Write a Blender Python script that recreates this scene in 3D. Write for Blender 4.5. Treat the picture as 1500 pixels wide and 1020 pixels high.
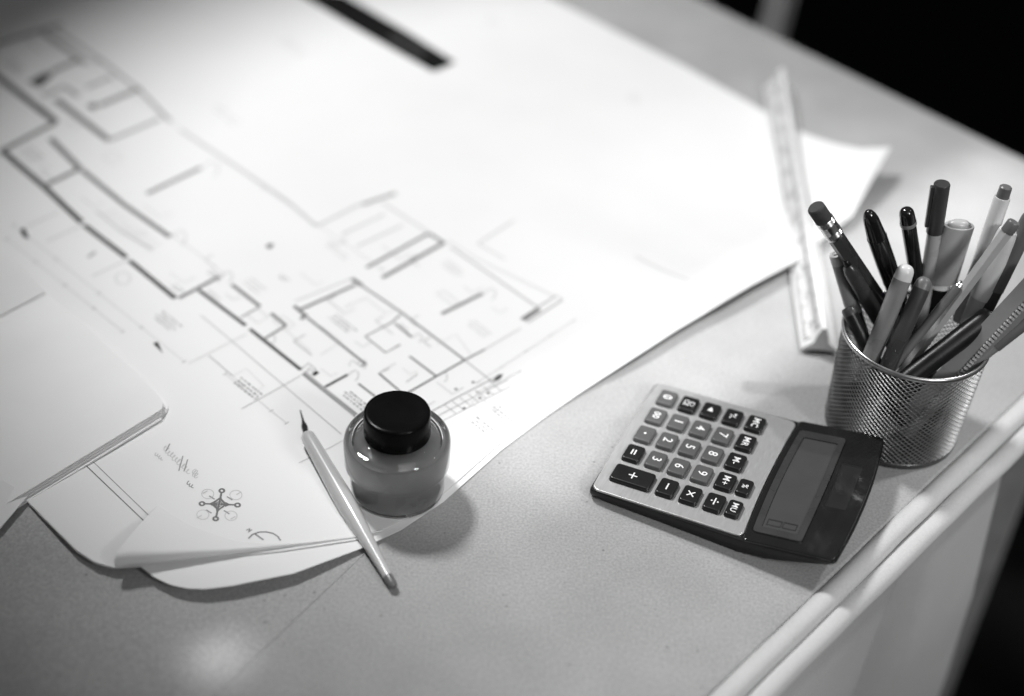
import bpy, bmesh, math, random
from mathutils import Vector, Matrix
from mathutils.geometry import delaunay_2d_cdt
random.seed(7)
R = math.radians
scn = bpy.context.scene
for o in list(bpy.data.objects):
    bpy.data.objects.remove(o)
C = scn.collection

# ------------------------------------------------------------------ camera
F, CX, CY = 2083.0, 750.0, 510.0          # 50 mm lens on a 36 mm sensor, in pixels of a 1500 wide picture
PITCH, ROLL, D0 = R(38.8), R(3.5), 0.92
CAM = Vector((0, -D0*math.cos(PITCH), D0*math.sin(PITCH)))
FWD = Vector((0, math.cos(PITCH), -math.sin(PITCH)))
_r = Vector((1, 0, 0)); _u = _r.cross(FWD)
RT = _r*math.cos(ROLL) + _u*math.sin(ROLL)
UP = -_r*math.sin(ROLL) + _u*math.cos(ROLL)
cam_data = bpy.data.cameras.new('camera')
cam = bpy.data.objects.new('camera', cam_data); C.objects.link(cam)
cam.matrix_world = Matrix(((RT.x, UP.x, -FWD.x, CAM.x), (RT.y, UP.y, -FWD.y, CAM.y), (RT.z, UP.z, -FWD.z, CAM.z), (0, 0, 0, 1)))
cam_data.lens = 50; cam_data.sensor_width = 36; cam_data.sensor_fit = 'HORIZONTAL'
cam_data.clip_start = 0.02; cam_data.clip_end = 50
cam_data.dof.use_dof = True
cam_data.dof.focus_distance = 0.805
cam_data.dof.aperture_fstop = 2.2
scn.camera = cam

def P(x, y, z=0.0):
    """point of the photograph seen at height z (metres) above the table"""
    d = FWD + RT*((x-CX)/F) - UP*((y-CY)/F)
    t = (z - CAM.z)/d.z
    return CAM + d*t
def depth(p): return (Vector(p)-CAM).dot(FWD)

# ------------------------------------------------------------------ light
scn.view_settings.view_transform = 'Standard'
scn.view_settings.look = 'None'
scn.view_settings.exposure = 0
scn.view_settings.gamma = 1
scn.cycles.use_denoising = True
scn.cycles.sample_clamp_indirect = 4.0
w = bpy.data.worlds.new('World'); scn.world = w; w.use_nodes = True
w.node_tree.nodes['Background'].inputs[0].default_value = (0.5, 0.5, 0.5, 1)
w.node_tree.nodes['Background'].inputs[1].default_value = 0.10

def aim(o, loc, target):
    o.location = loc
    o.rotation_euler = (Vector(target)-Vector(loc)).to_track_quat('-Z', 'Y').to_euler()
def spot(name, loc, target, watts, half_radius, blend, size):
    l = bpy.data.lights.new(name, 'SPOT'); l.energy = watts
    d = (Vector(target)-Vector(loc)).length
    l.spot_size = 2*math.atan(half_radius/d); l.spot_blend = blend; l.shadow_soft_size = size
    o = bpy.data.objects.new(name, l); C.objects.link(o); aim(o, loc, target); return o
# pool of light from the back left over the drawing
spot('desk_lamp_light', (-0.66, 0.66, 1.50), (0.115, 0.155, 0), 130.0, 0.512, 0.15, 0.13)
# small bright spot near the front edge, cast by an added narrow lamp
spot('glint_light', (-0.30, -0.55, 1.00), (-0.137, -0.262, 0), 26.0, 0.022, 1.0, 0.012)
# pool of light from the right over calculator and pens
spot('right_lamp_light', (0.74, 0.10, 0.95), (0.36, 0.06, 0), 18.0, 0.42, 0.9, 0.03)
# added fill spot on the near side, for calculator, pens and table front
spot('near_fill_light', (0.78, -0.95, 0.80), (0.28, -0.18, 0), 26.0, 0.40, 0.14, 0.10)
# broad soft fill from an added, unseen panel on the near side
lw = bpy.data.lights.new('soft_fill_light', 'AREA'); lw.shape = 'RECTANGLE'; lw.size = 0.9; lw.size_y = 0.7; lw.energy = 0.8
lwo = bpy.data.objects.new('soft_fill_light', lw); C.objects.link(lwo); aim(lwo, (0.55, -1.05, 1.15), (0.22, 0.0, 0)); lw.spread = R(80)
# narrow streak of light between them, made by an added row of unseen spots
p0 = P(706, 702); p1 = P(1510, 254)
for k in range(13):
    q = p0 + (p1-p0)*k/12
    spot('streak_light', q + Vector((0.10, -0.12, 0.80)), q, 15.0 if 0 < k < 12 else 8.0, 0.066, 1.0, 0.008)

# ------------------------------------------------------------------ materials
def mat(name, g, rough=0.5, metal=0.0, spec=0.5, var=0.0, vscale=60.0, bump=0.0, bscale=400.0, coat=0.0, trans=0.0, ior=1.45, stretch=None):
    m = bpy.data.materials.new(name); m.use_nodes = True
    nt = m.node_tree; b = nt.nodes['Principled BSDF']
    b.inputs['Base Color'].default_value = (g, g, g, 1); b.inputs['Roughness'].default_value = rough
    b.inputs['Metallic'].default_value = metal; b.inputs['Specular IOR Level'].default_value = spec
    b.inputs['Coat Weight'].default_value = coat; b.inputs['Coat Roughness'].default_value = 0.08
    b.inputs['Transmission Weight'].default_value = trans; b.inputs['IOR'].default_value = ior
    tc = nt.nodes.new('ShaderNodeTexCoord'); mp = nt.nodes.new('ShaderNodeMapping')
    nt.links.new(tc.outputs['Object'], mp.inputs[0])
    if stretch: mp.inputs['Scale'].default_value = stretch
    if var > 0:
        n = nt.nodes.new('ShaderNodeTexNoise'); n.inputs['Scale'].default_value = vscale; n.inputs['Detail'].default_value = 6
        nt.links.new(mp.outputs[0], n.inputs['Vector'])
        r = nt.nodes.new('ShaderNodeMapRange'); r.inputs[1].default_value = 0.3; r.inputs[2].default_value = 0.7
        r.inputs[3].default_value = g*(1-var); r.inputs[4].default_value = g*(1+var)
        nt.links.new(n.outputs['Fac'], r.inputs[0]); nt.links.new(r.outputs[0], b.inputs['Base Color'])
        rr = nt.nodes.new('ShaderNodeMapRange'); rr.inputs[1].default_value = 0.3; rr.inputs[2].default_value = 0.7
        rr.inputs[3].default_value = max(0, rough*0.85); rr.inputs[4].default_value = min(1, rough*1.15)
        nt.links.new(n.outputs['Fac'], rr.inputs[0]); nt.links.new(rr.outputs[0], b.inputs['Roughness'])
    if bump > 0:
        n2 = nt.nodes.new('ShaderNodeTexNoise'); n2.inputs['Scale'].default_value = bscale; n2.inputs['Detail'].default_value = 5
        nt.links.new(mp.outputs[0], n2.inputs['Vector'])
        bp = nt.nodes.new('ShaderNodeBump'); bp.inputs['Strength'].default_value = bump; bp.inputs['Distance'].default_value = 0.0006
        nt.links.new(n2.outputs['Fac'], bp.inputs['Height']); nt.links.new(bp.outputs[0], b.inputs['Normal'])
    return m

def kraft_material(name='kraft paper', lo=0.30, hi=0.37, gr=0.20, sp=0.5):
    m = bpy.data.materials.new(name); m.use_nodes = True
    nt = m.node_tree; b = nt.nodes['Principled BSDF']; N = nt.nodes.new; L = nt.links.new
    b.inputs['Roughness'].default_value = 0.8; b.inputs['Specular IOR Level'].default_value = 0.25
    tc = N('ShaderNodeTexCoord')
    def noise(scale, det):
        n = N('ShaderNodeTexNoise'); n.inputs['Scale'].default_value = scale; n.inputs['Detail'].default_value = det
        L(tc.outputs['Object'], n.inputs['Vector']); return n
    def rng(src, a, bb, lo, hi):
        r = N('ShaderNodeMapRange'); r.inputs[1].default_value = a; r.inputs[2].default_value = bb; r.inputs[3].default_value = lo; r.inputs[4].default_value = hi
        L(src, r.inputs[0]); return r.outputs[0]
    def mul(a, c):
        q = N('ShaderNodeMath'); q.operation = 'MULTIPLY'; L(a, q.inputs[0]); L(c, q.inputs[1]); return q.outputs[0]
    big = rng(noise(14, 5).outputs['Fac'], 0.3, 0.7, lo, hi)
    fib = rng(noise(700, 4).outputs['Fac'], 0.25, 0.75, 1-gr, 1+gr)
    grn = rng(noise(1900, 2).outputs['Fac'], 0.25, 0.75, 0.93, 1.07)
    vo = N('ShaderNodeTexVoronoi'); vo.inputs['Scale'].default_value = 150; L(tc.outputs['Object'], vo.inputs['Vector'])
    spk = rng(vo.outputs['Distance'], 0.05, 0.15, sp, 1.0)
    sel = rng(noise(120, 2).outputs['Fac'], 0.55, 0.60, 0.0, 1.0)
    mx = N('ShaderNodeMix'); mx.data_type = 'FLOAT'; L(sel, mx.inputs[0]); mx.inputs[2].default_value = 1.0; L(spk, mx.inputs[3])
    col = mul(mul(mul(big, fib), grn), mx.outputs[0])
    L(col, b.inputs['Base Color'])
    bp = N('ShaderNodeBump'); bp.inputs['Strength'].default_value = 0.25; bp.inputs['Distance'].default_value = 0.0004
    L(noise(600, 5).outputs['Fac'], bp.inputs['Height']); L(bp.outputs[0], b.inputs['Normal'])
    return m

M = dict(
    kraft=kraft_material(), pale_kraft=kraft_material('pale kraft paper', 0.50, 0.55, 0.05, 0.8),
    paper=mat('white drawing paper', 0.72, 0.75, spec=0.2, var=0.015, vscale=14, bump=0.08, bscale=500),
    page=mat('notebook paper', 0.76, 0.8, spec=0.2, var=0.02, vscale=25, bump=0.06, bscale=500),
    page_edge=mat('page edges', 0.72, 0.85, spec=0.1, var=0.10, vscale=200, stretch=(0.05, 0.05, 60)),
    cover=mat('grey notebook cover', 0.35, 0.6, var=0.1),
    ink_a=mat('print black', 0.008, 0.8, spec=0.08, var=0.1), ink_b=mat('print dark grey', 0.075, 0.8, spec=0.1, var=0.1),
    ink_c=mat('print grey', 0.18, 0.8, spec=0.1, var=0.1), ink_d=mat('print light grey', 0.31, 0.8, spec=0.1, var=0.06),
    ink_e=mat('print faint grey', 0.50, 0.8, spec=0.1, var=0.04),
    floor=mat('dark floor', 0.010, 0.9, spec=0.05, var=0.2, vscale=6),
    blk_gloss=mat('glossy black plastic', 0.012, 0.12, var=0.15, coat=0.4),
    blk=mat('black plastic', 0.009, 0.35, spec=0.35, var=0.2, bump=0.1, bscale=900),
    cap=mat('black bottle cap', 0.004, 0.22, spec=0.08, var=0.25, vscale=40, bump=0.05, bscale=700),
    dkgrey=mat('dark grey plastic', 0.045, 0.3, var=0.15), midgrey=mat('mid grey plastic', 0.12, 0.35, var=0.12),
    grey=mat('grey plastic', 0.22, 0.3, var=0.1), ltgrey=mat('light grey plastic', 0.42, 0.3, var=0.08),
    pale=mat('pale plastic', 0.62, 0.3, var=0.06), white=mat('white print', 0.85, 0.5, var=0.03),
    keygrey=mat('grey key rubber', 0.085, 0.42, var=0.08), keyblk=mat('black key', 0.011, 0.32, var=0.2),
    plate=mat('brushed aluminium', 0.62, 0.36, metal=0.7, var=0.06, vscale=150, stretch=(1, 30, 1), bump=0.05, bscale=120),
    panel=mat('smoked glossy panel', 0.014, 0.09, var=0.1, coat=0.5),
    frame=mat('display frame', 0.040, 0.28, var=0.1), lcd=mat('display glass', 0.06, 0.16, var=0.05, coat=0.3),
    solar=mat('solar cell', 0.022, 0.12, var=0.1), lcdink=mat('display print', 0.012, 0.4, var=0.1),
    steel=mat('wire steel', 0.25, 0.42, metal=0.75, var=0.15, vscale=90), rim=mat('rim steel', 0.45, 0.3, metal=0.9, var=0.12),
    ferrule=mat('pencil ferrule', 0.75, 0.22, metal=1.0, var=0.1), eraser=mat('eraser rubber', 0.035, 0.85, var=0.3, vscale=500, bump=0.4, bscale=900),
    glass=mat('bottle glass', 1.0, 0.0, trans=1.0, ior=1.5), ink=mat('flare-greyed ink', 0.32, 0.25, var=0.06, vscale=30),  # black ink, its colour lifted to grey to carry the flare veil
    clear=mat('clear plastic', 0.8, 0.05, trans=0.85, ior=1.45),
    handle=mat('pale lacquered wood', 0.46, 0.28, var=0.10, vscale=120, stretch=(1, 1, 0.05), coat=0.6),
    handle_end=mat('dark pen end', 0.14, 0.3, var=0.15), nib=mat('nib steel', 0.10, 0.25, metal=0.9, var=0.2),
    ruler=mat('white ruler plastic', 0.72, 0.35, var=0.03), post=mat('pale board', 0.42, 0.8, var=0.1), board=mat('grey board', 0.30, 0.8, var=0.1),
)
MM = 0.001

# ------------------------------------------------------------------ object helpers
def link(o, parent=None):
    C.objects.link(o)
    if parent is not None: o.parent = parent
    return o
def obj(name, bm, m, parent=None, smooth=True, bevel=0, seg=2):
    me = bpy.data.meshes.new(name); bmesh.ops.recalc_face_normals(bm, faces=bm.faces[:]); bm.to_mesh(me); bm.free()
    if isinstance(m, (list, tuple)):
        for k in m: me.materials.append(k)
    else: me.materials.append(m)
    if smooth:
        me.polygons.foreach_set('use_smooth', [True]*len(me.polygons))
        me.set_sharp_from_angle(angle=R(40))
    o = link(bpy.data.objects.new(name, me), parent)
    if bevel:
        b = o.modifiers.new('bevel', 'BEVEL'); b.width = bevel; b.segments = seg; b.limit_method = 'ANGLE'; b.angle_limit = R(40)
    return o
def thicken(o, t):
    o.modifiers.new('thickness', 'SOLIDIFY').thickness = t
    e = o.modifiers.new('split', 'EDGE_SPLIT'); e.split_angle = R(40)
def tag(o, label, cat, group=None):
    o['label'] = label; o['category'] = cat
    if group: o['group'] = group
    return o
def thing(name, label, cat, loc=(0, 0, 0), mtx=None, group=None):
    o = link(bpy.data.objects.new(name, None)); o.empty_display_size = 0.01
    if mtx is not None: o.matrix_world = mtx
    else: o.location = loc
    return tag(o, label, cat, group)
def lathe(prof, seg=40, sx=1.0, sy=1.0, bm=None, phase=0.0):
    bm = bm or bmesh.new(); prev = None
    for z, r in prof:
        if r < 1e-7: ring = [bm.verts.new((0, 0, z))]
        else: ring = [bm.verts.new((r*sx*math.cos(phase+2*math.pi*i/seg), r*sy*math.sin(phase+2*math.pi*i/seg), z)) for i in range(seg)]
        if prev is not None:
            a, b = prev, ring
            for i in range(seg):
                j = (i+1) % seg
                if len(a) == 1 and len(b) > 1: bm.faces.new((a[0], b[j], b[i]))
                elif len(b) == 1 and len(a) > 1: bm.faces.new((a[i], a[j], b[0]))
                elif len(a) > 1: bm.faces.new((a[i], a[j], b[j], b[i]))
        prev = ring
    return bm
def rrect(x0, x1, y0, y1, r, n=5, bow0=0.0, bow1=0.0, nb=10):
    """rounded rectangle outline; bow0/bow1 push the low and high y ends outward in the middle"""
    pts = []; cx = (x0+x1)/2; hw = (x1-x0)/2
    for (ax, ay, a0) in ((x1-r, y0+r, -90), (x1-r, y1-r, 0), (x0+r, y1-r, 90), (x0+r, y0+r, 180)):
        for k in range(n+1):
            a = R(a0+90*k/n); pts.append((ax+r*math.cos(a), ay+r*math.sin(a)))
        if a0 == 0 and bow1:
            for k in range(1, nb): pts.append((x1-r-(x1-x0-2*r)*k/nb, y1))
        if a0 == 180 and bow0:
            for k in range(1, nb): pts.append((x0+r+(x1-x0-2*r)*k/nb, y0))
    out = []; ym = (y0+y1)/2
    for x, y in pts:
        f = 1-((x-cx)/hw)**2
        out.append((x, y + (bow1*f if y > ym else -bow0*f)))
    return out
def prism(outline, ztop, zbot, taper=0.0, bm=None):
    bm = bm or bmesh.new(); n = len(outline)
    cx = sum(p[0] for p in outline)/n; cy = sum(p[1] for p in outline)/n
    zt = ztop if callable(ztop) else (lambda x, y: ztop); zb = zbot if callable(zbot) else (lambda x, y: zbot)
    lo = [bm.verts.new((x, y, zb(x, y))) for x, y in outline]
    hi = []
    for x, y in outline:
        d = math.hypot(x-cx, y-cy) or 1
        X = x-(x-cx)/d*taper; Y = y-(y-cy)/d*taper
        hi.append(bm.verts.new((X, Y, zt(X, Y))))
    bm.faces.new(hi); bm.faces.new(list(reversed(lo)))
    for i in range(n):
        j = (i+1) % n; bm.faces.new((lo[i], lo[j], hi[j], hi[i]))
    return bm
def box(bm, x0, x1, y0, y1, z0, z1):
    return prism([(x0, y0), (x1, y0), (x1, y1), (x0, y1)], z1, z0, bm=bm)
def text_mesh(s, size):
    cu = bpy.data.curves.new('lettering', 'FONT'); cu.body = s; cu.size = size; cu.align_x = 'CENTER'; cu.align_y = 'CENTER'; cu.resolution_u = 3; cu.offset = size*0.006; cu.space_line = 0.8; cu.space_character = 1.08
    o = bpy.data.objects.new('lettering', cu); C.objects.link(o)
    me = bpy.data.meshes.new_from_object(o.evaluated_get(bpy.context.evaluated_depsgraph_get()))
    bpy.data.objects.remove(o); return me

# ------------------------------------------------------------------ setting: floor, table
bm = bmesh.new(); box(bm, -6, 6, -4, 8, -0.80, -0.75)
fl = obj('floor', bm, M['floor'], smooth=False); fl['kind'] = 'structure'

# the table: right edge and far edge as in the photograph
rA, rB = P(1048, 1008), P(1500, 577); rd = (rB-rA).normalized(); rn = Vector((rd.y, -rd.x, 0))   # rn points out of the table
fA, fB = P(1125, 47), P(1462, 214); fd = (fB-fA).normalized()
def isect(a, d, b, e):
    den = d.x*e.y-d.y*e.x; t = ((b.x-a.x)*e.y-(b.y-a.y)*e.x)/den; return a+d*t
corner = isect(rA, rd, fA, fd)
frontR = rA - rd*0.62; farL = fA - fd*1.25
table = thing('work_table', 'work table covered in grey kraft paper with rolled paper along its edge', 'table', (0, 0, -0.75))
OFF = Vector((0, 0, 0.75))
def tz(p, z): return Vector((p.x, p.y, z+0.75))
poly = [frontR, corner, farL, farL-rd*1.5, frontR-rd*0.02+(-fd)*-0.0]
poly = [frontR, corner, farL, farL + (frontR-corner)]
bm = prism([(p.x, p.y) for p in poly], 0.75, 0.715)
obj('tabletop', bm, M['kraft'], table, smooth=False, bevel=0.002)
for q in (frontR+(corner-frontR)*0.08-rn*0.06, corner-rd*0.06-rn*0.06, farL-rd*0.06+rn*0.1):
    bm = bmesh.new(); box(bm, q.x-0.025, q.x+0.025, q.y-0.025, q.y+0.025, 0, 0.714); obj('leg', bm, M['board'], table, smooth=False, bevel=0.003)
# two more lengths of kraft paper lapped over the first
for pix, zz_ in (([(20, 700), (82, 783), (211, 938), (330, 1090), (-200, 1200), (-400, 600)], 0.00060), ([(620, 730), (518, 826), (345, 990), (250, 1085), (-200, 1200), (-400, 700), (300, 690)], 0.00030)):
    pp = [P(x, y, zz_) for x, y in pix]
    bm = prism([(p.x, p.y) for p in pp], 0.75+zz_, 0.75-0.001)
    obj('paper_overlap', bm, M['kraft'], table, smooth=False)
# the two soft paper rolls that run along the right edge
def roll(c_off, zc, rx, rz, length0, length1, wob, seedv):
    rnd = random.Random(seedv); bm = bmesh.new(); n = 90; seg = 26; prev = None
    ph = [rnd.uniform(0, 6.28) for _ in range(6)]
    for i in range(n+1):
        s = length0+(length1-length0)*i/n
        wx = wob*(math.sin(s*17+ph[0])+.6*math.sin(s*41+ph[1])+.35*math.sin(s*97+ph[2])); wz = wob*.6*(math.sin(s*23+ph[3])+.5*math.sin(s*61+ph[4]))
        ring = []
        for k in range(seg):
            a = 2*math.pi*k/seg
            rip = 1+0.012*math.sin(s*140+3*a+ph[5])
            p = rA + rd*s + rn*(c_off+wx+rx*rip*math.cos(a))
            ring.append(bm.verts.new((p.x, p.y, zc+wz+rz*rip*math.sin(a)+0.75)))
        if prev:
            for k in range(seg): bm.faces.new((prev[k], prev[(k+1) % seg], ring[(k+1) % seg], ring[k]))
        else: bm.faces.new(ring)
        prev = ring
    bm.faces.new(list(reversed(prev)))
    return bm
edge_len = (corner-rA).length
obj('paper_roll', roll(0.0056, -0.0035, 0.0064, 0.0058, -0.6, edge_len, 0.0003, 3), M['pale_kraft'], table)
obj('paper_roll', roll(0.0170, -0.0085, 0.0064, 0.0060, -0.6, edge_len, 0.0004, 9), M['pale_kraft'], table)
# kraft paper hanging down from the edge, with soft vertical folds, ending on the right
hp0 = rA - rd*0.55; hend = P(1524, 640); hlen = (hend-rA).dot(rd)
bm = bmesh.new(); n = 120; rows = 22; grid = []
crease = (P(1371, 800, -0.03)-rA).dot(rd)
for i in range(n+1):
    s = -0.55+(hlen+0.55)*i/n; col = []
    for j in range(rows+1):
        z = -0.014-0.60*j/rows
        f = 0.5*(1+math.tanh((s-crease)/0.004))
        d = 0.011+0.004*math.sin(s*19)*min(1, j/6)+0.010*f*min(1, j/5)-0.018*math.exp(-((s-crease)/0.012)**2)*min(1, j/5)+0.006*math.sin(s*31+z*5)*min(1, j/8)
        p = rA+rd*s+rn*d; col.append(bm.verts.new((p.x, p.y, z+0.75)))
    grid.append(col)
for i in range(n):
    for j in range(rows): bm.faces.new((grid[i][j], grid[i+1][j], grid[i+1][j+1], grid[i][j+1]))
hp = obj('hanging_paper', bm, M['pale_kraft'], table); thicken(hp, 0.0004)

# a pale board and a grey board standing behind the far edge of the table
bk = fA - fd*0.115 + rd*0.10
tb = thing('backing_board', 'grey board with a pale edge strip standing behind the far table edge', 'board', (bk.x, bk.y, -0.75))
def quadbox(parent, name, m, a, b, th, z0, z1, lean=0.0):
    a = a-bk; b = b-bk; dd = (b-a).normalized(); nn = Vector((-dd.y, dd.x, 0))*th
    bm = bmesh.new(); lo = [a, b, b+nn, a+nn]
    v0 = [bm.verts.new((p.x, p.y, z0+0.75)) for p in lo]; v1 = [bm.verts.new((p.x+dd.x*lean, p.y+dd.y*lean, z1+0.75)) for p in lo]
    bm.faces.new(v1); bm.faces.new(list(reversed(v0)))
    for i in range(4): bm.faces.new((v0[i], v0[(i+1) % 4], v1[(i+1) % 4], v1[i]))
    return obj(name, bm, m, parent, smooth=False, bevel=0.001)
quadbox(tb, 'panel', M['board'], bk-fd*0.26, bk-fd*0.036, 0.012, -0.74, 0.16)
quadbox(tb, 'edge_strip', M['post'], bk-fd*0.032, bk-fd*0.004, 0.016, -0.74, 0.16, 0.09)

# ------------------------------------------------------------------ drawing sheets
BUMPS = [(P(930, 512), 0.006, 0.035), (P(1060, 435), 0.009, 0.04), (P(1160, 375), 0.007, 0.04), (P(1310, 262), 0.021, 0.052),
         (P(100, 800), 0.004, 0.03), (P(300, 850), 0.006, 0.035), (P(450, 830), 0.003, 0.03)]
def zsheet(x, y, base):
    z = base
    for c, a, s in BUMPS: z += a*math.exp(-((x-c.x)**2+(y-c.y)**2)/(2*s*s))
    return z
def on_sheet(px, py, base):
    p = P(px, py, base)
    for _ in range(8): p = P(px, py, zsheet(p.x, p.y, base))
    return p
def sheet_mesh(pix, base, step=0.0085, jig=0.0):
    pts = []
    for i, (x, y) in enumerate(pix):
        nx, ny = pix[(i+1) % len(pix)]
        k = max(1, int(math.hypot(nx-x, ny-y)/18)) if abs(nx-x) < 2000 else 1
        for q in range(k):
            p = on_sheet(x+(nx-x)*q/k, y+(ny-y)*q/k, base); pts.append(Vector((p.x, p.y)))
    n = len(pts)
    def inside(x, y):
        c = False; j = n-1
        for i in range(n):
            if (pts[i].y > y) != (pts[j].y > y) and x < (pts[j].x-pts[i].x)*(y-pts[i].y)/(pts[j].y-pts[i].y)+pts[i].x: c = not c
            j = i
        return c
    allp = list(pts); x0 = min(p.x for p in pts); x1 = max(p.x for p in pts); y0 = min(p.y for p in pts); y1 = max(p.y for p in pts)
    y = y0; iy = 0
    while y < y1:
        x = x0; ix = 0
        while x < x1:
            near = any((x-c.x)**2+(y-c.y)**2 < (3.2*q)**2 for c, a, q in BUMPS)
            if (near or (ix % 4 == 0 and iy % 4 == 0)) and inside(x, y): allp.append(Vector((x, y)))
            x += step; ix += 1
        y += step; iy += 1
    v, e, f, *_ = delaunay_2d_cdt(allp, [], [list(range(n))], 1, 1e-6)
    bm = bmesh.new(); vs = [bm.verts.new((q.x, q.y, zsheet(q.x, q.y, base))) for q in v]
    for t in f: bm.faces.new([vs[i] for i in t])
    return bm
Z_LOW, Z_UP = 0.0008, 0.0016
low_pix = [(36, 732), (80, 776), (112, 808), (140, 826), (165, 833), (206, 830), (225, 845), (250, 857), (275, 862), (300, 863), (340, 858),
           (430, 840), (530, 803), (588, 776), (650, 735), (734, 660), (800, 610), (852, 574), (990, 484), (1100, 418), (1160, 386), (1248, 316), (1304, 216),
           (1262, 218), (1226, 211), (1180, 197), (1125, 166), (1000, 96), (800, -6), (480, -180), (-100, -230), (-800, 50), (-330, 379)]
low = obj('drawing_sheet', sheet_mesh(low_pix, Z_LOW), M['paper'], None)
tag(low, 'lower white drawing sheet whose rounded corner shows below the folded corner', 'paper sheet')
thicken(low, 0.0003)
# a border line printed on the lower sheet near its corner
up_pix = [(34, 728), (78, 772), (110, 804), (138, 823), (165, 831), (200, 828), (300, 820), (420, 806), (520, 791), (580, 768), (645, 727), (728, 653), (800, 604), (848, 570),
          (985, 480), (1095, 414), (1154, 382), (1240, 314), (1299, 216), (1258, 219), (1224, 212), (1178, 198), (1124, 168), (998, 98), (796, -4), (476, -175), (-100, -225), (-790, 50), (-336, 376)]
plan = thing('plan_sheet', 'large white floor plan sheet with printed walls, black bar and folded front corner', 'floor plan', (0, 0, 0))
up = obj('sheet', sheet_mesh(up_pix, Z_UP), M['paper'], plan)
thicken(up, 0.0003)
# folded-over front corner
bm = bmesh.new(); ns, ntt = 40, 22; grid = []
def lerp2(a, b, t): return (a[0]+(b[0]-a[0])*t, a[1]+(b[1]-a[1])*t)
def polyl(pts, t):
    ls = [math.dist(pts[i], pts[i+1]) for i in range(len(pts)-1)]; d = t*sum(ls)
    for i, l in enumerate(ls):
        if d <= l or i == len(ls)-1: return lerp2(pts[i], pts[i+1], min(1, d/l))
        d -= l
fold = [(176, 829), (194, 826), (331, 812), (420, 801), (460, 796), (520, 788), (560, 778)]
edge = [(232, 741), (255, 753), (282, 765), (319, 777), (356, 789), (400, 795), (440, 795), (500, 790), (560, 777)]
for i in range(ns+1):
    s = i/ns; fp = on_sheet(*polyl(fold, s), Z_UP); e2 = polyl(edge, s)
    ep = P(*e2, 0.006); ln = (ep-fp).length; rr = min(0.0055, 0.13*ln)
    ep = P(*e2, 0.0030+0.15*rr)
    dirv = (ep-fp); dirv.z = 0; L0 = dirv.length; dirv = dirv.normalized() if L0 > 1e-6 else Vector((0, 1, 0)); col = []
    for j in range(ntt+1):
        t = j/ntt
        if t < 0.45:
            a = math.pi*t/0.45; q = fp - dirv*rr*math.sin(a)*0.9; z = fp.z+rr*(1-math.cos(a))
        else:
            k = (t-0.45)/0.55; q = fp+dirv*L0*k; z = fp.z+2*rr + (ep.z-(fp.z+2*rr))*k + 0.0015*math.sin(k*math.pi)*min(1, L0/0.04)
        col.append(bm.verts.new((q.x, q.y, max(z, 0.0021+0.0001*t))))
    grid.append(col)
for i in range(ns):
    for j in range(ntt): bm.faces.new((grid[i][j], grid[i+1][j], grid[i+1][j+1], grid[i][j+1]))
obj('folded_corner', bm, M['paper'], plan)['label'] = 'front corner of the sheet folded back over itself'

# ---- print on the plan: flat ribbons laid on the sheet
class Print:
    def __init__(self): self.bm = bmesh.new(); self.n = 0
    def ribbon(self, pix, wpx, mi=0, base=None):
        base = base if base is not None else Z_UP+0.00012
        self.n += 1; base += 0.000004*(self.n % 20)
        fine = []
        for i in range(len(pix)-1):
            k = max(1, int(math.dist(pix[i], pix[i+1])/25))
            for q in range(k): fine.append(lerp2(pix[i], pix[i+1], q/k))
        fine.append(pix[-1])
        pts = [on_sheet(x, y, base) for x, y in fine]; prev = None
        for i, p in enumerate(pts):
            t = pts[min(i+1, len(pts)-1)]-pts[max(i-1, 0)]; t.z = 0; t.normalize(); nn = Vector((-t.y, t.x, 0))
            # width measured as seen in the photograph across the stroke
            x, y = fine[i]; sc = depth(p)/F
            hw = 0.5*wpx*sc*1.22
            a = p+nn*hw; b = p-nn*hw
            va = self.bm.verts.new(a); vb = self.bm.verts.new(b)
            if prev:
                f = self.bm.faces.new((prev[0], va, vb, prev[1])); f.material_index = mi
            prev = (va, vb)
    def poly(self, pix, mi=0):
        self.n += 1; base = Z_UP+0.00012+0.000004*(self.n % 20)
        f = self.bm.faces.new([self.bm.verts.new(on_sheet(x, y, base)) for x, y in pix]); f.material_index = mi
    def dashes(self, cx, cy, length, rows, mi=2, gap=5, seedv=0, h=2.2, slope=0.80):
        rnd = random.Random(seedv+int(cx*7+cy)); d = (1/math.hypot(1, slope), slope/math.hypot(1, slope)); s = (-0.86*0.9, 0.5*0.9)
        for r_ in range(rows):
            o = (cx+s[0]*gap*(r_-(rows-1)/2), cy+s[1]*gap*(r_-(rows-1)/2)); t = -length/2*rnd.uniform(0.7, 1)
            while t < length/2*rnd.uniform(0.7, 1):
                l = rnd.uniform(2, 6)
                self.ribbon([(o[0]+d[0]*t, o[1]+d[1]*t), (o[0]+d[0]*(t+l), o[1]+d[1]*(t+l))], h*rnd.uniform(0.6, 1.1), mi); t += l+rnd.uniform(1.2, 3)
    def done(self, name): return obj(name, self.bm, [M['ink_a'], M['ink_b'], M['ink_c'], M['ink_d'], M['ink_e']], plan, smooth=False)
A_, B_, C_, D_, E_ = 0, 1, 2, 3, 4
pr = Print()
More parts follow.
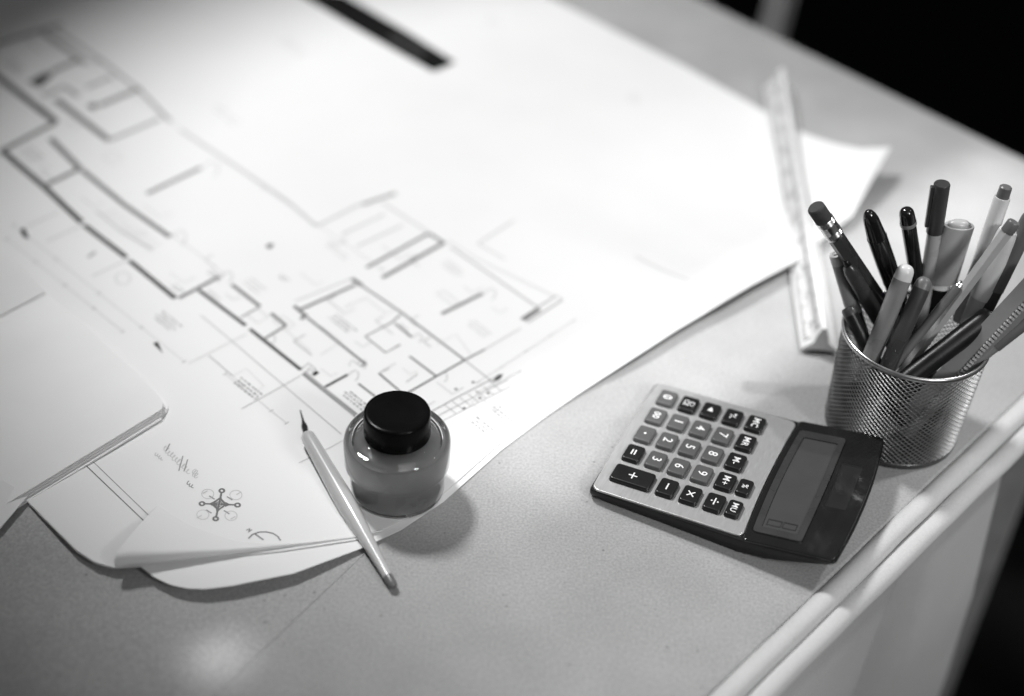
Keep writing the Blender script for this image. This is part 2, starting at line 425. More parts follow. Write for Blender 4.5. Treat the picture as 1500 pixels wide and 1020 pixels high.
walls = [
 ([(-60, 84), (0, 63), (71, 41)], 9, C_), ([(71, 41), (91, 36)], 10, D_), ([(59, 44), (126, 94)], 8, D_), ([(73, 38), (150, 90), (205, 133), (250, 178)], 5, D_),
 ([(74, 106), (118, 86)], 8, C_), ([(62, 141), (94, 127), (115, 141)], 8, D_), ([(82, 146), (160, 206)], 9, C_), ([(160, 206), (235, 174)], 6, D_),
 ([(145, 155), (206, 129)], 8, C_), ([(126, 129), (165, 112)], 6, D_), ([(138, 91), (150, 87)], 7, D_), ([(265, 191), (340, 240), (420, 294), (463, 331)], 5, E_),
 ([(-80, 52), (0, 115), (82, 179)], 9, B_), ([(82, 179), (3, 221)], 8, C_), ([(3, 221), (64, 273)], 8, B_), ([(64, 273), (120, 326)], 8, B_), ([(124, 330), (185, 377)], 7, B_), ([(190, 382), (257, 437)], 6.5, B_),
 ([(64, 273), (117, 247)], 7, C_), ([(74, 203), (117, 247)], 8, C_), ([(120, 249), (182, 300), (249, 347)], 7, C_), ([(215, 284), (294, 246)], 6, C_),
 ([(262, 437), (322, 405)], 5.5, C_), ([(291, 425), (360, 477)], 5, B_), ([(366, 482), (441, 542)], 5, B_),
 ([(446, 545), (523, 607)], 2, B_), ([(443, 548), (520, 610)], 2, B_), ([(446, 546), (520, 608)], 5, D_),
 ([(340, 417), (381, 449)], 5, C_), ([(381, 449), (353, 465)], 3, D_), ([(397, 459), (419, 477)], 4.5, C_), ([(419, 477), (388, 496)], 3.5, C_),
 ([(476, 567), (509, 549)], 4, B_), ([(525, 562), (550, 581)], 3, C_),
 ([(441, 453), (521, 417)], 4.5, C_), ([(432, 441), (515, 408)], 1.5, E_), ([(431, 448), (449, 464)], 5, C_), ([(441, 468), (449, 460)], 5, C_),
 ([(450, 465), (535, 533), (529, 537)], 3.5, C_), ([(529, 537), (515, 527), (511, 536)], 1.2, D_), ([(515, 408), (530, 418)], 6, C_), ([(517, 410), (587, 457), (680, 527)], 3, C_),
 ([(587, 461), (573, 473), (535, 493), (565, 517), (586, 505)], 2.5, C_), ([(579, 474), (603, 494)], 3.5, C_), ([(600, 522), (640, 552)], 3, C_), ([(555, 547), (588, 575)], 2.5, B_),
 ([(560, 543), (580, 532)], 1.5, E_), ([(598, 575), (640, 551), (680, 528)], 2.6, B_), ([(680, 528), (710, 512)], 2.6, C_), ([(710, 512), (763, 481)], 2, E_),
 ([(763, 467), (815, 433), (824, 439), (774, 472), (763, 467)], 2.5, D_), ([(767, 468), (790, 453)], 7, C_), ([(647, 460), (707, 430)], 5, C_),
 ([(537, 392), (628, 342)], 4.5, C_), ([(560, 407), (648, 357)], 5.5, C_), ([(628, 342), (652, 357)], 4.5, C_), ([(660, 362), (787, 450)], 2, D_), ([(655, 352), (700, 380), (812, 434)], 1.2, E_),
 ([(700, 357), (753, 323)], 2, E_), ([(700, 357), (740, 380)], 2, E_), ([(530, 300), (580, 283)], 6, D_), ([(463, 332), (530, 298)], 4, E_), ([(560, 297), (627, 340)], 3, E_),
 ([(500, 344), (563, 314)], 3, E_), ([(523, 361), (590, 330)], 3, E_), ([(176, 338), (224, 366)], 4, E_), ([(141, 309), (176, 338)], 3, E_),
 ([(40, 332), (85, 311)], 2, E_), ([(68, 354), (125, 328)], 2, E_), ([(135, 405), (190, 379)], 2, E_), ([(129, 377), (140, 369)], 4, D_),
 ([(276, 533), (340, 500), (362, 489)], 1, E_), ([(294, 462), (340, 500), (415, 564), (500, 636)], 1, D_), ([(354, 599), (415, 565), (441, 550)], 1, D_), ([(306, 521), (341, 551)], 1.2, D_),
 ([(438, 678), (475, 660), (520, 636)], 1, E_), ([(680, 527), (722, 560)], 1.4, D_),
 ([(632, 603), (668, 583), (735, 548)], 1.2, C_), ([(640, 610), (690, 584), (744, 556)], 1, D_), ([(648, 617), (700, 590), (748, 566)], 1, D_),
 ([(125, 681), (218, 770)], 1.3, C_), ([(136, 676), (222, 759)], 1.1, D_), ([(250, 343), (290, 372), (330, 404)], 1.2, E_), ([(470, 478), (500, 500), (470, 520)], 1, E_),
 ([(420, 485), (455, 515)], 1, E_), ([(640, 505), (668, 490), (690, 520)], 1, E_), ([(595, 560), (612, 548)], 1.4, D_), ([(555, 547), (570, 540)], 1.2, D_),
 ([(505, 450), (540, 435)], 1, E_), ([(500, 462), (520, 452)], 1, E_), ([(930, 375), (965, 393), (1010, 411)], 1.6, E_),

]
for pts, wpx, mi in walls: pr.ribbon(pts, wpx, mi)
for k in range(7):   # small hatched schedule by the near corner of the plan
    x = 652+k*11; pr.ribbon([(x, 594-k*5.6), (x+16, 606-k*5.6)], 0.9, D_)
for k in range(9):   # pale stair treads
    pr.ribbon([(150+k*8, 316+k*6.3), (172+k*8, 306+k*6.3)], 1.2, E_)
for (cx, cy, ln, rows, mi, gp) in [(362, 568, 44, 3, C_, 7), (244, 470, 36, 4, D_, 6), (520, 586, 40, 3, C_, 6), (18, 96, 26, 3, C_, 7), (46, 226, 30, 3, D_, 8), (493, 367, 40, 2, E_, 7),
        (663, 393, 34, 3, E_, 6), (702, 482, 36, 3, E_, 6), (500, 473, 40, 3, D_, 6), (735, 605, 34, 3, D_, 6), (704, 622, 30, 3, D_, 6), (372, 418, 30, 3, E_, 7), (312, 402, 20, 2, D_, 6),
        (260, 423, 18, 2, D_, 6), (415, 407, 14, 2, D_, 5), (590, 480, 16, 2, D_, 5), (312, 432, 24, 2, E_, 5), (62, 160, 20, 2, D_, 6), (330, 168, 46, 2, E_, 9), (430, 70, 40, 2, E_, 9), (930, 145, 20, 2, E_, 8), (720, 30, 16, 2, E_, 8)]:
    pr.dashes(cx, cy, ln, rows, mi, gp)
rnd = random.Random(11)
LD = (0.79, 0.61); SD = (0.86, -0.50)          # the two drawing directions as seen in the photograph
for (x0, y0) in [(60, 250), (120, 290), (180, 330), (100, 180), (40, 60), (110, 120), (330, 430), (360, 460), (400, 470), (430, 500), (470, 540), (480, 440), (540, 440), (550, 470), (600, 470),
                 (620, 500), (590, 540), (640, 430), (680, 420), (720, 450), (560, 360), (600, 380), (480, 350), (440, 400), (520, 500), (300, 380), (250, 400), (210, 300), (640, 560), (690, 590), (610, 590), (150, 230)]:
    a = rnd.uniform(12, 34); b = rnd.uniform(8, 20); q = rnd.random()
    p1 = (x0+LD[0]*a, y0+LD[1]*a); p2 = (p1[0]+SD[0]*b, p1[1]+SD[1]*b); p3 = (x0+SD[0]*b, y0+SD[1]*b)
    pr.ribbon([(x0, y0), p1, p2] if q < .4 else [(x0, y0), p1, p2, p3, (x0, y0)] if q < .75 else [p3, (x0, y0), p1], rnd.uniform(0.8, 1.6), E_ if q < .6 else D_)
for (x0, y0, rr_) in [(322, 405, 16), (388, 496, 13), (509, 549, 14), (523, 533, 12), (604, 494, 12), (640, 552, 13), (249, 347, 20), (294, 246, 22), (707, 430, 16)]:   # door swings
    pr.ribbon([(x0+rr_*(LD[0]*math.cos(t)+SD[0]*math.sin(t)), y0+rr_*(LD[1]*math.cos(t)+SD[1]*math.sin(t))) for t in [j*0.26 for j in range(7)]]+[(x0, y0)], 0.9, D_)
for (x0, y0, x1, y1) in [(20, 330, 270, 530), (10, 350, 180, 486), (700, 575, 760, 545), (30, 20, 300, 215), (330, 235, 560, 395), (840, 470, 700, 560), (420, 620, 330, 548)]:   # dimension strings
    pr.ribbon([(x0, y0), (x1, y1)], 0.9, E_)
    for j in range(5):
        t = j/4; cx, cy = x0+(x1-x0)*t, y0+(y1-y0)*t; pr.ribbon([(cx-3, cy+1.7), (cx+3, cy-1.7)], 1.2, D_)
pr.ribbon([(341, 551), (366, 579), (387, 566), (361, 540), (341, 551)], 0.8, E_)
for (x, y, s) in [(55, 120, 15), (135, 156, 9), (66, 112, 12)]: pr.poly([(x-s, y), (x, y-s*.5), (x+s, y-s*.3), (x+s*.3, y+s*.6)], B_)
# arrow markers and small black blocks
pr.poly([(224, 503), (231, 501), (239, 518)], A_); pr.poly([(29, 336), (36, 334), (43, 350), (35, 348)], A_); pr.poly([(737, 548), (733, 555), (721, 561), (729, 549)], B_)
pr.poly([(389, 361), (394, 357), (402, 358), (395, 365)], B_); pr.poly([(456, 548), (463, 543), (468, 546), (461, 551)], A_)
pr.ribbon([(441, 541), (452, 532), (463, 541), (447, 545), (455, 538)], 1.2, C_)
for x, y in ((680, 598), (715, 576), (693, 560), (668, 570), (703, 583)): pr.poly([(x-3, y), (x, y-2), (x+3, y), (x, y+2)], C_)
pr.ribbon([(180+11*math.cos(a), 408+9*math.sin(a)) for a in [k*0.5236 for k in range(13)]], 1.4, E_)
pr.done('plan_print')['kind'] = 'stuff'
# handwriting near the compass rose
pr = Print()
def scribble(x0, y0, x1, y1, n, amp, wpx, mi, seedv):
    rnd = random.Random(seedv); pts = []; d = (x1-x0, y1-y0); l = math.hypot(*d); nx, ny = d[1]/l, -d[0]/l
    for k in range(n*8+1):
        t = k/(n*8); ph = k*2*math.pi/8
        a = amp*(0.55+0.9*abs(math.sin(t*n*1.9+seedv)))*math.sin(ph)
        pts.append((x0+d[0]*t+nx*a+d[0]/l*amp*0.5*math.cos(ph), y0+d[1]*t+ny*a+d[1]/l*amp*0.5*math.cos(ph)))
    pr.ribbon(pts, wpx, mi)
scribble(240, 655, 277, 692, 11, 3.4, 1.0, E_, 2); scribble(283, 690, 289, 697, 3, 4.2, 1.0, E_, 5)
scribble(227, 664, 238, 673, 4, 1.8, 1.3, E_, 3); scribble(274, 706, 283, 714, 3, 2.0, 1.4, D_, 4)
pr.ribbon([(249, 650), (243, 661)], 1.5, D_); pr.ribbon([(268, 668), (262, 690)], 1.5, D_); pr.ribbon([(275, 673), (270, 690)], 1.5, D_)
pr.done('handwriting')
# compass rose with four lobes
pr = Print()
c0 = (321, 738.5); arms = [(296, 738), (325, 719), (348, 740), (316, 760)]
for ax, ay in arms:
    pr.ribbon([c0, (c0[0]+(ax-c0[0])*0.85, c0[1]+(ay-c0[1])*0.85)], 2.4, C_)
    pr.ribbon([(ax+3.6*math.cos(a), ay+2.7*math.sin(a)) for a in [k*0.6283 for k in range(11)]], 2.6, C_)
    dx, dy = ax-c0[0], ay-c0[1]
    pr.ribbon([(c0[0]+dx*.32-dy*.10, c0[1]+dy*.32+dx*.10), (c0[0]+dx*.58, c0[1]+dy*.58), (c0[0]+dx*.32+dy*.10, c0[1]+dy*.32-dx*.10)], 2.2, C_)
pr.ribbon([(321-10, 738), (322, 730), (321+10, 739), (320, 747), (311, 738)], 3.6, C_); pr.ribbon([(315, 738), (322, 734), (327, 739), (320, 743), (315, 738)], 1.6, C_)
for k in range(4):
    a, b = arms[k], arms[(k+1) % 4]; m = ((a[0]+b[0])/2, (a[1]+b[1])/2); o = (c0[0]+(m[0]-c0[0])*1.9, c0[1]+(m[1]-c0[1])*1.75)
    pts = [(m[0]*0.35+o[0]*0.65+9*math.cos(q), m[1]*0.35+o[1]*0.65+7*math.sin(q)) for q in [j*0.45 for j in range(15)]]
    pr.ribbon(pts, 0.9, E_)
    pr.ribbon([(m[0]-4, m[1]-2), (m[0]+4, m[1]+3)], 1.8, D_); pr.ribbon([(o[0]-4, o[1]+2), (o[0]+3, o[1]-2)], 1.4, E_)
pr.done('compass_rose')
pr = Print()
pr.ribbon([(364, 789), (370, 783), (380, 779.5), (390, 779.3), (400, 781.5), (407, 786), (411, 792)], 1.8, C_)
pr.ribbon([(373, 782), (386, 791)], 1.8, C_); pr.ribbon([(361, 777), (366, 774), (364, 780), (369, 776)], 1.5, C_)
pr.done('north_arrow')
pr = Print()
pr.poly([(428, -14), (536, 50), (634, 105), (650, 100), (667, 91), (590, 43), (502, -8)], A_)
pr.bm.faces.ensure_lookup_table()
pr.ribbon([(571, 53), (590, 63), (622, 80)], 6, B_)
pr.done('title_bar')['label'] = 'solid black bar printed at the far side of the plan'

# ------------------------------------------------------------------ open notebook on the left
nb0 = P(252, 603, 0.0022); fdv = (P(37, 735, 0.0022)-nb0); fdv.z = 0; fdv.normalize()
gut = P(68, 432, 0.004); gd = gut-nb0; gd.z = 0; wid = gd.length; gd.normalize()
note = thing('notebook', 'thick open notebook with blank white pages lying on the plan at the left', 'notebook', (nb0.x, nb0.y, 0.0022))
H_ = [(0, 4.6), (0.05, 5.6), (0.15, 7.4), (0.35, 8.6), (0.55, 8.8), (0.72, 8.2), (0.85, 6.4), (0.94, 4.2), (1.0, 2.8)]
def hprof(t):
    for i in range(len(H_)-1):
        if t <= H_[i+1][0]:
            k = (t-H_[i][0])/(H_[i+1][0]-H_[i][0]); k = k*k*(3-2*k) if False else k
            return (H_[i][1]+(H_[i+1][1]-H_[i][1])*k)*MM
    return H_[-1][1]*MM
def note_pt(s, t, z): # s along the fore edge (0 = right corner), t from fore edge to gutter
    p = fdv*s+gd*(t*wid); return Vector((p.x, p.y, z))
def cornered(t, r=0.010): # rounded right end corner at the fore edge
    d = t*wid
    return r-math.sqrt(max(0, r*r-(r-d)**2)) if d < r else 0.0
def block(z0, z1f, lift, nT=40, nS=14, length=0.42, ins=0.0):
    bm = bmesh.new(); top = []; bot = []
    for i in range(nT+1):
        t = ins/wid+(1-ins/wid)*(i/nT)**1.3
        st = cornered(t)+ins; ra = []; rb = []
        for j in range(nS+1):
            s = st+(length-st)*j/nS
            ra.append(bm.verts.new(note_pt(s, t, z1f(t)))); rb.append(bm.verts.new(note_pt(s, t, z0(t))))
        top.append(ra); bot.append(rb)
    for i in range(nT):
        for j in range(nS):
            bm.faces.new((top[i][j], top[i+1][j], top[i+1][j+1], top[i][j+1])); bm.faces.new((bot[i][j], bot[i][j+1], bot[i+1][j+1], bot[i+1][j]))
        bm.faces.new((top[i][0], bot[i][0], bot[i+1][0], top[i+1][0])); bm.faces.new((top[i][nS], top[i+1][nS], bot[i+1][nS], bot[i][nS]))
    for j in range(nS):
        bm.faces.new((top[0][j], top[0][j+1], bot[0][j+1], bot[0][j])); bm.faces.new((top[nT][j], bot[nT][j], bot[nT][j+1], top[nT][j+1]))
    return bm
obj('cover', block(lambda t: 0.0, lambda t: 0.0011, 0, ins=-0.0015), M['page'], note)
# leaf groups, each a little proud of or behind the next, show as lines along the fore edge
zlev = [0.0, 0.22, 0.40, 0.55, 0.72, 0.86, 1.0]; insets = [0.0002, 0.0000, 0.0003, 0.0001, 0.0004, 0.0001]
for k in range(6):
    a, b = zlev[k], zlev[k+1]
    obj('page_section', block(lambda t, a=a: 0.0012+(hprof(t)-0.0012)*a+0.00005, lambda t, b=b: 0.0012+(hprof(t)-0.0012)*b, 0, ins=insets[k]+0.0006*k*0.5), M['page'], note)
# far half of the open notebook: leaves arching up from the gutter
bm = bmesh.new(); nT, nS = 26, 10; g = []
up_h = lambda t: 0.004+0.022*math.sin(min(1, t*1.6)*math.pi/2)-0.006*t
for i in range(nT+1):
    t = i/nT; row = []
    for j in range(nS+1):
        s = 0.004*math.sin(t*3)+0.30*j/nS
        q = fdv*s+gd*(wid*(1+0.0)+0.15*t); row.append(bm.verts.new((q.x, q.y, up_h(t))))
    g.append(row)
for i in range(nT):
    for j in range(nS): bm.faces.new((g[i][j], g[i+1][j], g[i+1][j+1], g[i][j+1]))
o = obj('far_page', bm, M['page'], note); thicken(o, 0.002)
# grey ribbon-like tab sticking out at the near left
bm = bmesh.new(); q = [P(-10, 697, 0.012), P(41, 727, 0.004), P(0, 775, 0.004), P(-30, 790, 0.006)]
o0 = Vector((nb0.x, nb0.y, 0.0022)); bm.faces.new([bm.verts.new(p-o0) for p in q])
o = obj('loose_leaf', bm, M['page'], note, smooth=False); thicken(o, 0.0008)

# ------------------------------------------------------------------ ink bottle
bz = Z_UP+0.0003
bc = (P(580, 762, bz)); 
bc = Vector((bc.x, bc.y+0.0268, bz)); bc.x = P(580, 728, bz).x
bott = thing('ink_bottle', 'round glass ink bottle with black screw cap and flare-greyed ink on the plan edge', 'ink bottle', bc)
mm = lambda L: [(z*MM, r*MM) for z, r in L]
outer = mm([(0.0, 0), (0.0, 25.5), (0.5, 26.4), (1.2, 26.8), (10, 26.8), (17.8, 26.9), (18.6, 27.2), (19.3, 28.2), (20.2, 29.3), (21.4, 29.8), (30, 29.9), (35.5, 29.9), (37.6, 29.5), (39.2, 28.5), (40.1, 27.0), (40.4, 24.8), (40.4, 19.2), (41.2, 17.2), (42.5, 16.6), (49.5, 16.6)])
inner = mm([(49.5, 13.6), (42, 13.6), (40.0, 15.0), (38.2, 19.0), (36.9, 23.5), (35.0, 25.8), (31, 26.6), (23, 26.5), (20.0, 25.8), (18, 24.4), (3.2, 24.4), (2.2, 23.5), (2.0, 0)])
obj('glass', lathe(outer+inner, 72), M['glass'], bott)
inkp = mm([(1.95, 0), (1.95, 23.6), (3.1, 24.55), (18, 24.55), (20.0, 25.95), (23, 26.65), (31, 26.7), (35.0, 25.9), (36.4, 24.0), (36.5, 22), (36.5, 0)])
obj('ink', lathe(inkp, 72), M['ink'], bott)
capb = lathe(mm([(41.4, 0), (41.4, 18.2), (41.8, 18.6), (42.6, 18.7), (55.6, 18.5), (56.6, 18.1), (57.1, 17.3), (57.25, 16.0), (57.1, 14), (57.0, 0)]), 96)
capo = obj('cap', capb, M['cap'], bott)
# ------------------------------------------------------------------ dip pen
ta, tb_ = P(449, 636, 0.0075), P(577, 860, 0.0035)
ax = (ta-tb_); PL = ax.length; zax = ax.normalized(); xax = zax.cross(Vector((0, 0, 1))).normalized(); yax = zax.cross(xax)
mx = Matrix(((xax.x, yax.x, zax.x, tb_.x), (xax.y, yax.y, zax.y, tb_.y), (xax.z, yax.z, zax.z, tb_.z), (0, 0, 0, 1)))
dip = thing('dip_pen', 'pale lacquered dip pen with a dark steel nib lying beside the ink bottle', 'dip pen', mtx=mx)
L_ = PL/MM
hd = [(0.06, 2.7), (0.12, 2.9), (0.22, 3.5), (0.32, 4.4), (0.42, 5.3), (0.5, 5.7), (0.6, 5.6), (0.75, 5.1), (0.9, 4.6), (0.96, 4.45), (0.985, 4.1), (0.996, 3.2), (1.0, 2.2), (1.0, 0)]
obj('handle', lathe([(0.06*PL, 0)]+[(t*PL, r*MM) for t, r in hd], 36), M['handle'], dip)
obj('end_cap', lathe([(0, 0), (0, 1.6*MM), (0.006*PL, 2.3*MM), (0.02*PL, 2.6*MM), (0.06*PL, 2.68*MM), (0.0605*PL, 0)], 30), M['handle_end'], dip)
nt_ = P(441, 603, 0.0028); nl = (nt_-ta).length/MM
# nib: curved steel leaf narrowing to a point, held in a small ferrule
bm = bmesh.new(); secs = [(-3, 1.9, 1.8), (2, 1.9, 1.8), (4, 1.6, 1.4), (7, 1.75, 1.2), (9.5, 1.6, .9), (12, 1.0, .65), (15, .5, .35), (nl, .10, .05)]; prev = None
tl = mx.inverted() @ nt_
for z, hw, sag in secs:
    k = max(0, z/nl); cx_, cy_ = tl.x*k, tl.y*k
    ring = [bm.verts.new((cx_+hw*MM*math.sin(a), cy_-sag*MM*(math.cos(a)-0.4), PL+z*MM)) for a in [R(-85+17*q) for q in range(11)]]
    if prev:
        for q in range(10): bm.faces.new((prev[q], prev[q+1], ring[q+1], ring[q]))
    prev = ring
o = obj('nib', bm, M['nib'], dip); thicken(o, 0.00025)

# ------------------------------------------------------------------ calculator
kA = R(-23.21); k5 = P(850+510/3.187, 550+340/3.187, 0.0125)
cm = Matrix.Translation((k5.x, k5.y, 0)) @ Matrix.Rotation(kA-math.pi/2, 4, 'Z')
calc = thing('calculator', 'desk calculator with aluminium face, grey and black keys and dark display', 'calculator', mtx=cm)
BX = 1.5
def zt_mm(a): return (9.0+(a+39)*(4.6/89) if a < 50.5 else 13.6+(a-50.5)*(8.6/51))
ztop = lambda x, y: zt_mm(y/MM)*MM
S = lambda pts: [(x*MM, y*MM) for x, y in pts]
# dark lower body: flat foot, front skirt, underside rising towards the display end
bm = bmesh.new(); secs = []
for a, hw, dz in [(-41.0, 49.5, -3.2), (-40.4, 52.2, -2.0), (-39, 53.2, -1.3), (-30, 53.8, -1.3), (0, 54.2, -1.3), (30, 54.8, -1.3), (50, 55.4, -1.3), (70, 55.9, -1.3), (90, 56.0, -1.3), (98, 55.6, -1.3), (101, 54.6, -1.6), (102.2, 52.5, -2.6)]:
    zt_ = zt_mm(a)+dz; zb = 0.6 if a < 58 else 0.6+(a-58)*(16.0/44)
    if a < -40.5: zb = 2.0
    sec = []
    bow = 3.0*max(0, (a-60)/42)
    nx_ = 17; top = []; bot = []
    for q in range(nx_):
        u_ = -1+2*q/(nx_-1); yb = a+bow*(1-u_*u_)
        top.append(bm.verts.new(((BX+hw*u_)*MM, yb*MM, zt_*MM)))
        bot.append(bm.verts.new(((BX+(hw-2.5)*u_)*MM, yb*MM, zb*MM)))
    midl = bm.verts.new(((BX-hw)*MM, a*MM, (zt_*0.6+zb*0.4)*MM)); midr = bm.verts.new(((BX+hw)*MM, a*MM, (zt_*0.6+zb*0.4)*MM))
    secs.append(top+[midr]+list(reversed(bot))+[midl])
for i in range(len(secs)-1):
    A0, B0 = secs[i], secs[i+1]; n = len(A0)
    for q in range(n): bm.faces.new((A0[q], A0[(q+1) % n], B0[(q+1) % n], B0[q]))
bm.faces.new(secs[0]); bm.faces.new(list(reversed(secs[-1])))
obj('body', bm, M['blk'], calc, bevel=0.0005)
# aluminium face plate
ol = rrect(BX-53.2, BX+53.2, -39.3, 50.5, 4.5, 6, 1.2, -2.0)
obj('face_plate', prism(S(ol), ztop, lambda x, y: ztop(x, y)-0.0016), M['plate'], calc, bevel=0.0006, seg=3)
# glossy display panel
ol = rrect(BX-55.4, BX+55.4, 51.0, 101.0, 2.2, 5, 2.0, 3.0)
zp = lambda x, y: (13.6+(y/MM-50.5)*(8.6/51)+0.25)*MM
obj('display_panel', prism(S(ol), zp, lambda x, y: zp(x, y)-0.0024), M['panel'], calc, bevel=0.0009, seg=3)
def raised(x0, x1, y0, y1, r, dz, th, name, m, bow0=0, bow1=0, parent=None):
    return obj(name, prism(S(rrect(x0, x1, y0, y1, r, 5, bow0, bow1)), lambda x, y: zp(x, y)+dz*MM, lambda x, y: zp(x, y)+(dz-th)*MM), m, parent or calc, smooth=False)
def frame_mesh(o_, i_, dz, th):
    bm = bmesh.new(); n = len(o_)
    vo = [bm.verts.new((x, y, zp(x, y)+dz*MM)) for x, y in o_]; vi = [bm.verts.new((x, y, zp(x, y)+dz*MM)) for x, y in i_]
    wo = [bm.verts.new((x, y, zp(x, y)+(dz-th)*MM)) for x, y in o_]; wi = [bm.verts.new((x, y, zp(x, y)+(dz-th)*MM)) for x, y in i_]
    for k in range(n):
        j = (k+1) % n
        bm.faces.new((vo[k], vo[j], vi[j], vi[k])); bm.faces.new((vo[j], vo[k], wo[k], wo[j])); bm.faces.new((vi[k], vi[j], wi[j], wi[k]))
    return bm
fo = S(rrect(BX-45.5, BX+48.0, 54.2, 81.2, 2, 5, 1.6, 0.5)); fi = S(rrect(BX-39.5, BX+43.0, 57.8, 78.0, 1.0, 5, 1.2, 0.4))
obj('display_frame', frame_mesh(fo, fi, 0.9, 0.95), M['frame'], calc, smooth=False)
lcd = raised(BX-39.6, BX+43.1, 57.7, 78.1, 1.0, 0.12, 0.2, 'display', M['lcd'], 1.2, 0.4)
lbm = bmesh.new()
for (x0, x1, y0, y1) in ((35.0, 36.0, 60, 67), (35.0, 36.0, 68.5, 75.5), (39.6, 40.4, 60, 67), (39.6, 40.4, 68.5, 75.5), (35.0, 40.4, 59.4, 60), (35.0, 40.4, 67.0, 67.5), (35.0, 40.4, 68.2, 68.6), (35.0, 40.4, 75.4, 76)):
    lbm.faces.new([lbm.verts.new(((BX+x)*MM, y*MM, zp(0, y*MM)+0.00018)) for x, y in ((x0, y0), (x1, y0), (x1, y1), (x0, y1))])
obj('display_mark', lbm, M['lcdink'], lcd, smooth=False)
so_ = S(rrect(BX-24, BX+15, 84.5, 96.5, 0.8, 3)); si_ = S(rrect(BX-23.4, BX+14.4, 85.1, 95.9, 0.6, 3))
obj('solar_cell', prism(S(rrect(BX-24, BX+15, 84.5, 96.5, .8, 3)), lambda x, y: zp(x, y)+0.00005, lambda x, y: zp(x, y)-0.0006), M['solar'], calc, smooth=False)
lb = bmesh.new()
for q in ([(-24, 84.6), (15, 84.6), (15, 85.4), (-24, 85.4)], [(-24, 85.4), (-23.2, 85.4), (-23.2, 96), (-24, 96)]):
    lb.faces.new([lb.verts.new(((BX+x)*MM, y*MM, zp(0, y*MM)+0.00012)) for x, y in q])
obj('window_slot', lb, M['keyblk'], calc, smooth=False)
# keys: (text, column b, row a, half width, half height, dark)
cb = [-37.3, -18.5, 0, 18.5, 37.6]; ra_ = [-27.9, -13.9, 0, 14.1, 28.2, 39.6]
KEYS = [('0', 0, 0, 0), ('00', 1, 0, 0), ('.', 2, 0, 0), ('=', 3, 0, 1), ('C/CE', 0, 1, 1), ('1', 1, 1, 0), ('2', 2, 1, 0), ('3', 3, 1, 0),
        ('<', 0, 2, 1), ('4', 1, 2, 0), ('5', 2, 2, 0), ('6', 3, 2, 0), ('-', 4, 2, 1), ('+/-', 0, 3, 1), ('7', 1, 3, 0), ('8', 2, 3, 0), ('9', 3, 3, 0), ('x', 4, 3, 1),
        ('MC', 0, 4, 1), ('MR', 1, 4, 1), ('M-', 2, 4, 1), ('M+', 3, 4, 1), ('/', 4, 4, 1), ('%', 3, 5, 2), ('MU', 4, 5, 2), ('+', 4, 0, 3)]
def label_mesh(s):
    bm = bmesh.new()
    def bar(x0, x1, y0, y1): bm.faces.new([bm.verts.new((x*MM, y*MM, 0)) for x, y in ((x0, y0), (x1, y0), (x1, y1), (x0, y1))])
    def dot(cx, cy, r): bm.faces.new([bm.verts.new(((cx+r*math.cos(k*.5236))*MM, (cy+r*math.sin(k*.5236))*MM, 0)) for k in range(12)])
    def slant(x0, y0, x1, y1, h):
        d = math.hypot(x1-x0, y1-y0); nx, ny = -(y1-y0)/d*h, (x1-x0)/d*h
        bm.faces.new([bm.verts.new((x*MM, y*MM, 0)) for x, y in ((x0-nx, y0-ny), (x1-nx, y1-ny), (x1+nx, y1+ny), (x0+nx, y0+ny))])
    if s == '+': bar(-2.6, 2.6, -.38, .38); bar(-.38, .38, .38, 2.6); bar(-.38, .38, -2.6, -.38)
    elif s == '-': bar(-2.6, 2.6, -.4, .4)
    elif s == 'x': slant(-2, -2, 2, 2, .38); slant(-2, 2, -.28, .28, .38); slant(.28, -.28, 2, -2, .38)
    elif s == '/': bar(-2.8, 2.8, -.38, .38); dot(0, 1.8, .55); dot(0, -1.8, .55)
    elif s == '=': bar(-2.2, 2.2, .55, 1.3); bar(-2.2, 2.2, -1.3, -.55)
    elif s == '.': dot(0, 0, .75)
    elif s == '<': bm.faces.new([bm.verts.new((x*MM, y*MM, 0)) for x, y in ((-2.4, 0), (1.5, -1.8), (1.5, 1.8))])
    elif s == '+/-': slant(-.9, -2, .9, 2, .25); bar(-2.6, -.6, 1.0, 1.5); bar(-1.85, -1.35, 1.5, 2.25); bar(-1.85, -1.35, .25, 1.0); bar(.7, 2.6, -1.5, -1.0)
    else:
        bm.free()
        me = text_mesh({'C/CE': 'C/\nCE'}.get(s, s), {1: 7.8, 2: 5.8, 4: 4.4}[len(s)]*MM if s not in ('%', 'MU') else 5.0*MM)
        return me
    me = bpy.data.meshes.new('label'); bm.to_mesh(me); bm.free(); return me
for (s, ci, ri, kind) in KEYS:
    x = cb[ci]; y = ra_[ri]; hw, hh = 7.3, 5.7
    if kind == 2: hw, hh = 6.9, 4.4
    if kind == 3: y = (ra_[0]+ra_[1])/2; hh = 12.6
    slope = 4.6/89
    zf = lambda X, Y, y=y: ((9.0+(y+39)*slope)+2.7+Y/MM*slope)*MM
    b = prism(S(rrect(-hw, hw, -hh, hh, 2.1, 5)), zf, lambda X, Y: zf(X, Y)-0.0032, taper=0.0007)
    k = obj('key', b, M['keygrey'] if kind == 0 else M['keyblk'], calc, bevel=0.0008, seg=3)
    k.location = (x*MM, y*MM, 0)
    if kind == 3: k['label'] = 'long black plus key'
    me = label_mesh(s); me.materials.append(M['white'])
    bmx = bmesh.new(); bmx.from_mesh(me)
    for v in bmx.verts:
        v.co.x *= 1.0; v.co.z = zf(v.co.x, v.co.y)+0.00012
    bmx.to_mesh(me); bmx.free(); me.name = 'key_label'
    link(bpy.data.objects.new('key_label', me), k)

